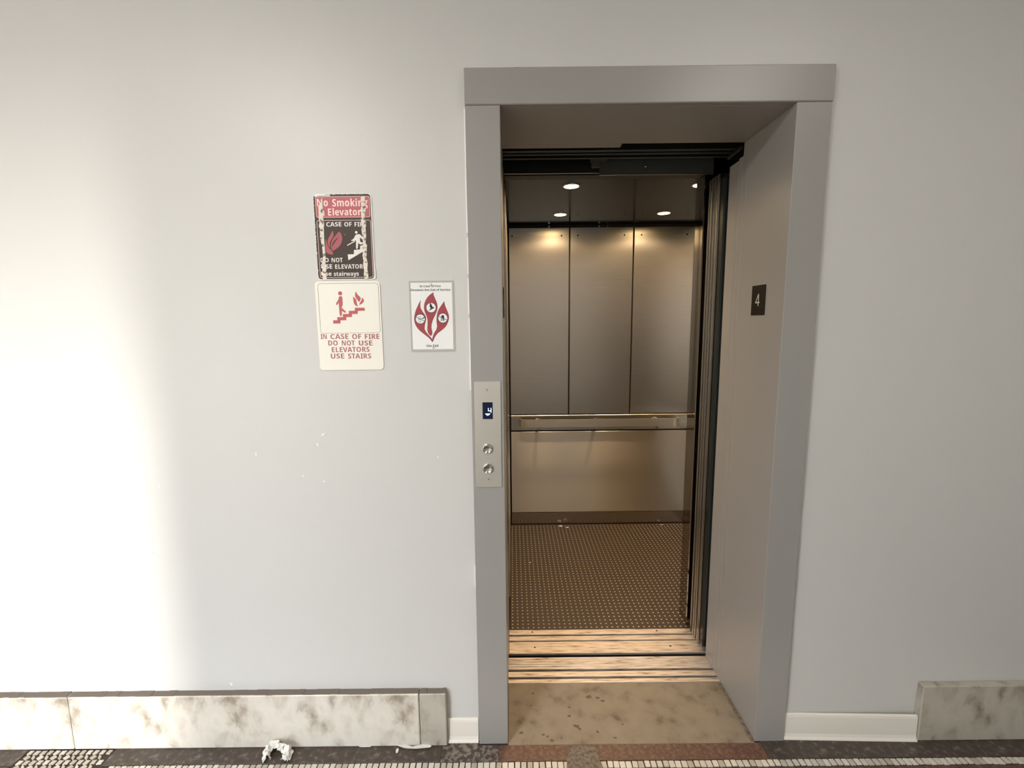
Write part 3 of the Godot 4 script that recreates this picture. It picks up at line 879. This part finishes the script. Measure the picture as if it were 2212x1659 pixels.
	flat("torn_tape", mm([58.5, 122, 56.8, 106.4, 57.9, 90.8, 54.4, 78.7, 56.6, 66.5, 54.7, 50.8, 56.5, 35.1, 54.9, 21, 56.2, 8.7, 54.5, -1.9, 57.6, -12.5, 55.2, -26.6, 56.1, -44.4, 53.3, -58.6, 56.5, -71.2, 53.7, -85.4, 56.9, -98, 55, -112.4, 56.9, -128.3, 67.5, -127.3, 69, -112.6, 66.8, -98.1, 68.9, -80.2, 66, -62.3, 68.3, -35.6, 69.9, -25, 65.5, -17.9, 68.5, -0.2, 67.9, 26.2, 69, 43.7, 67.2, 64.7, 71, 82, 68.1, 99.4, 71, 120.1]), 0.0029, M.residue, s)
	flat("paint_chip", mm([-87.4, 123.5, -79.9, 128.6, -58.2, 128.7, -35.7, 129.5, -37, 122.9, -58.6, 123.5, -73.9, 123.3, -82.2, 120.8]), 0.0025, M.sign_white, s)
	flat("paint_chip", mm([87.4, -98.4, 92.7, -96.6, 92.1, -127.2, 83.8, -127.1, 87.6, -116.4]), 0.0025, M.sign_white, s)
	st = st_new()
	prism(st, circle(Vector2(0.0028, 0.0078), 0.0014, 8), 0.0025, 0.0029)
	for k in 26:
		var y := rng.randf_range(-0.12, 0.122)
		var w := rng.randf_range(0.0006, 0.0024)
		var hgt := rng.randf_range(0.001, 0.005)
		bx(st, Vector3(-0.0886, y, 0.0024), Vector3(-0.0886 + w, y + hgt, 0.0028), 0.0002)
	for k in 16:
		var x := rng.randf_range(-0.06, 0.075)
		bx(st, Vector3(x, 0.1282 - rng.randf_range(0.0006, 0.002), 0.0024), Vector3(x + rng.randf_range(0.002, 0.01), 0.1284, 0.0028), 0.0002)
	obj("chipped_edge", st, M.residue, s)
	# lower sign: cream with rose print
	s = thing("use_stairs_sign", "cream fire sign with a red figure on stairs, under the brown sign", "sign", Vector3(-0.515, 1.489, -0.0199))
	obj("plate", prism(st_new(), rrect(Vector2(-0.1035, -0.1405), Vector2(0.1015, 0.1400), 0.011), 0.0, 0.0028), M.sign_cream, s)
	st = st_new()
	hoop(st, Vector2(-0.0945, -0.0225), Vector2(0.0968, 0.1340), 0.010, 0.0010, 0.0028, 0.0033)
	obj("border_line", st, M.line_brown, s)
	st = st_new()
	prism(st, circle(mm([-24.8, 102.6, -18.5, 102.5])[0], mm([-24.8, 102.6, -18.5, 102.5])[1].x - mm([-24.8, 102.6, -18.5, 102.5])[0].x), 0.0028, 0.0034)
	prism(st, soft([-30.2, 89.3, -27.7, 93.7, -20.3, 93.6, -18.6, 88.3, -18.9, 64.5, -23.2, 60, -22, 56.3, -8.9, 45.1, -11.7, 40.7, -23, 48, -23.8, 31.4, -30.2, 31.5, -30.9, 56.4, -30.7, 74.7, -36.2, 66.5, -40.4, 67.5, -39.2, 72, -31.1, 83.8], 1), 0.0028, 0.0034)
	obj("walking_figure", st, M.sign_rose, s)
	for f in [[25, 108.4, 28.8, 98.7, 36.2, 92.3, 39.2, 86.8, 37.8, 80.4, 33.4, 74.4, 29.1, 81.4, 22.2, 90.6, 21.8, 99.7], [15.4, 92.1, 21.1, 87, 25.4, 81.4, 25.4, 72.3, 28.9, 61.2, 19.8, 65, 15.7, 74.2], [43.4, 88.9, 49, 83, 48.7, 76.6, 42.4, 69.4, 33.4, 65.8, 36.1, 74, 42, 80.3]]:
		obj("flame", prism(st_new(), soft(f), 0.0028, 0.0034), M.sign_rose, s)
	obj("stair_figure", prism(st_new(), mm([-51.8, 18.8, -38.8, 18.7, -38.2, 28.5, -20.5, 28.3, -19.9, 38.2, -1.3, 38, -0.7, 47.8, 18.5, 47.9, 19, 57.1, 50.1, 56.8, 49.6, 47.6, 27.8, 47.5, 26.7, 37.7, 9, 37.9, 8.1, 28.3, -9.8, 28.2, -10.4, 18.4, -28.9, 18.2, -29.7, 8.4, -52.5, 8.6]), 0.0028, 0.0034), M.sign_rose, s)
	st = st_new()
	letters(st, "IN", -95.3, 19.1, -40.3, 15.8, 0.003, 700)
	letters(st, "CASE", -64.0, 57.6, -40.9, 15.9, 0.003, 700)
	letters(st, "OF", 5.4, 29.1, -41.4, 15.9, 0.003, 700)
	letters(st, "FIRE", 45.8, 46.3, -42.0, 15.9, 0.003, 700)
	letters(st, "DO", -72.2, 30.0, -61.2, 15.9, 0.003, 700)
	letters(st, "NOT", -29.0, 41.3, -61.8, 15.9, 0.003, 700)
	letters(st, "USE", 25.5, 43.6, -62.4, 15.9, 0.003, 700)
	letters(st, "ELEVATORS", -62.3, 120.9, -82.8, 16.0, 0.003, 700)
	letters(st, "USE", -66.6, 43.0, -103.2, 16.0, 0.003, 700)
	letters(st, "STAIRS", -11.3, 74.1, -103.9, 16.0, 0.003, 700)
	obj("lettering", st, M.sign_text, s)
	# paper notice in a laminate pouch, held by two screws
	s = thing("notice_sign", "small laminated white notice with three red flames beside the frame", "notice", Vector3(-0.25125, 1.51635, -0.0199))
	obj("pouch", prism(st_new(), rrect(Vector2(-0.0715, -0.1115), Vector2(0.0705, 0.1115), 0.003), 0.0, 0.0012), M.laminate, s)
	obj("paper", prism(st_new(), mm([-66.0, -104.0, 64.0, -104.0, 64.0, 105.5, -66.0, 105.5]), 0.0012, 0.0014), M.paper, s)
	for f in [[4.7, 74.6, 4.9, 65.7, 9.5, 55, 15.3, 42.8, 16.7, 29, 13.6, 15.3, 6.2, 1.5, -2.1, -15.4, -5.5, -30.8, -4.9, -41.6, -2.1, -50.2, -3.5, -56.4, -7.1, -61.8, -14.4, -53.9, -17.8, -41.5, -15.6, -22.9, -15.1, -7.5, -20.1, 6.4, -25.1, 18.7, -25.6, 34, -20.9, 49.3, -10.3, 64.4], [-36.8, 49.4, -38.3, 37.2, -37.3, 23.5, -29.2, 12.6, -21.8, 0.3, -20.9, -9, -24.9, -21.3, -27.8, -36.7, -26.5, -44.5, -16, -57, -3.6, -71.2, -3.1, -80.2, -10.2, -69.5, -23.9, -58.5, -42.1, -44.3, -54, -28.7, -58.1, -13.2, -57.6, -0.9, -53, 17.5, -45.5, 32.7], [38.6, 46.4, 39.1, 36.4, 44.2, 24.1, 51.4, 5.6, 51.8, -8.2, 45, -26.7, 34.5, -38.9, 15.4, -51.1, 6.5, -61.9, -2.4, -80.2, -2.7, -69.6, 2.8, -54.1, 13.5, -38.7, 14.8, -31, 12.6, -15.5, 14, 1.4, 18.4, 18.3, 29, 33.5]]:
		var inner := soft(f)
		for big in Geometry2D.offset_polygon(inner, 0.0006):
			flat("flame_outline", big, 0.0014, M.ink, s)
		flat("flame", inner, 0.0016, M.crimson, s)
	var d := mm([-3.5, 27.7, 11.7, 27.5, -38.9, -7.7, -24.1, -7.9, 32.7, -5.4, 47.5, -5.5])
	for k in [0, 2, 4]:
		var r := d[k + 1].x - d[k].x
		flat("icon_ring", circle(d[k], r + 0.0014), 0.0018, M.ink, s)
		flat("icon_disc", circle(d[k], r - 0.0003), 0.0019, M.paper, s)
	flat("icon", soft([-6.5, 40, -3.4, 40.7, -1.6, 37.6, -2, 35, 1.2, 29.2, 5.5, 28.8, 7.9, 29.1, 6.2, 26.4, -7.2, 19.8, -9.6, 17, -9.8, 20.4, -4, 23.1, -5, 27.7, -8.3, 30.8, -7.3, 35.4]), 0.0021, M.ink, s)
	flat("icon", circle(mm([-5.2, 40.6])[0], 0.0017, 10), 0.0021, M.ink, s)
	flat("icon", soft([-35.3, -6.5, -31.3, -4, -24.2, -0.5, -24, -4, -29.9, -6.6, -33.8, -7.6]), 0.0021, M.ink, s)
	flat("icon", mm([26.7, -14.9, 27.9, -1.8, 29.6, 3.6, 35.8, 4, 37.2, -1.9, 37.1, -15, 34.9, -15, 34.3, -3.4, 33.1, -9.6, 33.7, -13.4, 31.4, -13.4, 31.2, -4.9, 29.7, -1.8, 29, -14.9]), 0.0021, M.ink, s)
	st = st_new()
	hoop(st, d[2] + Vector2(-0.0055, -0.0105), d[2] + Vector2(0.002, -0.0005), 0.0004, 0.0008, 0.0021, 0.0023)
	hoop(st, d[2] + Vector2(-0.0055, -0.0002), d[2] + Vector2(0.002, 0.0085), 0.0004, 0.0008, 0.0021, 0.0023)
	obj("icon", st, M.ink, s)
	for k in [2, 4]:
		var slash := st_new()
		var r := d[k + 1].x - d[k].x
		prism(slash, PackedVector2Array([Vector2(-r, 0.0008), Vector2(-r, -0.0008), Vector2(r, -0.0008), Vector2(r, 0.0008)]), 0.0023, 0.0025, Transform3D(Basis(Vector3.BACK, -0.45), Vector3(d[k].x, d[k].y, 0)))
		obj("icon_slash", slash, M.ink, s)
	st = st_new()
	letters(st, "In Case Of Fire", -37.5, 66.4, 91.6, 6.0, 0.0016, 700)
	letters(st, "Elevators Are Out of Service", -66.5, 125.4, 79.8, 6.6, 0.0016, 700)
	letters(st, "Use Exit", -22.1, 38.4, -96.5, 7.4, 0.0016, 700)
	obj("lettering", st, M.ink, s)
	for p in [[-0.0015, 0.1005], [0.0, -0.0985]]:
		obj("screw", lathe(st_new(), [Vector2(0.0, 0.002), Vector2(0.0025, 0.0018), Vector2(0.0038, 0.0)], Transform3D(Basis(Vector3.RIGHT, PI / 2), Vector3(p[0], p[1], 0.0016)), 12), M.plate, s)
	# floor number plates on both jambs' inner faces
	for k in 2:
		s = thing("floor_number_sign", ["small dark brown floor number 4 plate on the right jamb", "small dark brown floor number plate on the left jamb, seen edge-on"][k], "sign", Vector3(0.853 if k == 0 else -0.0278, 1.5615, -0.1515))
		s.rotation.y = -PI / 2 if k == 0 else PI / 2
		obj("plate", box(Vector3(-0.0440, -0.0512, 0.0001), Vector3(0.0440, 0.0512, 0.0024), 0.0008), M.umber, s)
		obj("digit", letters(st_new(), "4", -16.0, 27.0, -19.5, 41.0, 0.0027, 400), M.digit, s)

func build_litter() -> void:
	# a crumpled tissue: a folded band bent into an open ring
	var t := st_new()
	var n := noise(9.0, FastNoiseLite.TYPE_SIMPLEX, 3, 5)
	var rows := 9
	var cols := 26
	var at := func(i: int, j: int) -> Vector3:
		var u := -0.35 + (PI + 0.7) * i / (cols - 1)
		var v := float(j) / (rows - 1) - 0.5
		var r := 0.031 + 0.008 * sin(3.0 * u + 1.0) + v * 0.024
		var p := Vector3(cos(u) * r * 1.15, 0.012 + 0.030 * sin(clampf(u, 0, PI)) * (0.5 - v * 0.3) + 0.010 * cos(v * 7.0), -sin(u) * r * 1.1)
		return p + Vector3(n.get_noise_3dv(p * 12.0), absf(n.get_noise_3dv(p * 14.0 + Vector3(5, 0, 0))), n.get_noise_3dv(p * 12.0 + Vector3(0, 9, 0))) * 0.012
	for i in cols - 1:
		for j in rows - 1:
			for f in [[at.call(i, j), at.call(i + 1, j), at.call(i + 1, j + 1)], [at.call(i, j), at.call(i + 1, j + 1), at.call(i, j + 1)]]:
				var nn: Vector3 = (f[1] - f[0]).cross(f[2] - f[0])
				if nn.length() > 1e-9:
					face(t, f, nn if nn.y > 0 else -nn)
	var o := obj("crumpled_tissue", t, M.tissue, self, Vector3(-0.836, 0.0012, 0.052))
	tag(o, "crumpled white tissue bent into a ring on the dark floor border", "tissue")
	# a flat torn strip
	for k in 3:
		var st := st_new()
		var pts: PackedVector2Array = [mm([-63, 2, -52, 8, -30, 3, -6, -3, 22, 2, 44, 8, 62, -2, 58, -9, 30, -9, 10, -13, -14, -13, -34, -6]), mm([-4, 8, 3, 9, 5, 0, 3, -9, -2, -9, -5, 0]), mm([-21, 1, -4, 2, 21, 1.5, 20, -1, -2, -1.5, -20, -1])][k]
		var tri_ := Geometry2D.triangulate_polygon(pts)
		for i in range(0, tri_.size(), 3):
			for side in [0, 1]:
				var f := []
				for m in 3:
					var p := pts[tri_[i + m]]
					f.append(Vector3(p.x, 0.0016 + side * 0.0008 + (0.006 * absf(sin(p.x * 90.0)) if k == 0 else 0.0), -p.y))
				face(st, f, Vector3(0, 1 if side else -1, 0))
		var sc := obj("paper_scrap", st, M.tissue, self, [Vector3(-0.362, 0, 0.009), Vector3(-0.4195, 0, 0.024), Vector3(-0.538, 0, 0.0075)][k])
		tag(sc, ["torn strip of white tissue near the end of the marble baseboard", "tiny white paper scrap beside the torn tissue strip", "thin white sliver of paper against the marble baseboard"][k], "paper scrap")
	# crumbs on the cab's floor mat
	var spots := [[0.345, -1.765, 0.012], [0.39, -1.742, 0.009], [1.09, -1.772, 0.006], [0.10, -1.25, 0.005], [1.055, -1.08, 0.005], [1.13, -1.31, 0.004]]
	for k in spots.size():
		var c := st_new()
		var r: float = spots[k][2]
		lathe(c, [Vector2(0.0, r * 0.5), Vector2(r * 0.7, r * 0.35), Vector2(r, 0.0)], Transform3D(Basis.from_scale(Vector3(1.3, 1, 0.7)), Vector3.ZERO), 7)
		var cr := obj("paper_crumb", c, M.tissue, self, Vector3(spots[k][0], 0.0019, spots[k][1]))
		tag(cr, ["largest white crumb, by the kick plate at the back of the cab", "second white crumb just in front of the largest one", "small white crumb in the cab's back right corner", "white crumb on the mat near the cab's left wall", "white crumb on the mat near the right side, nearest the doors", "white crumb near the open doors' edges, towards the back"][k], "crumb", "crumbs on the cab floor")
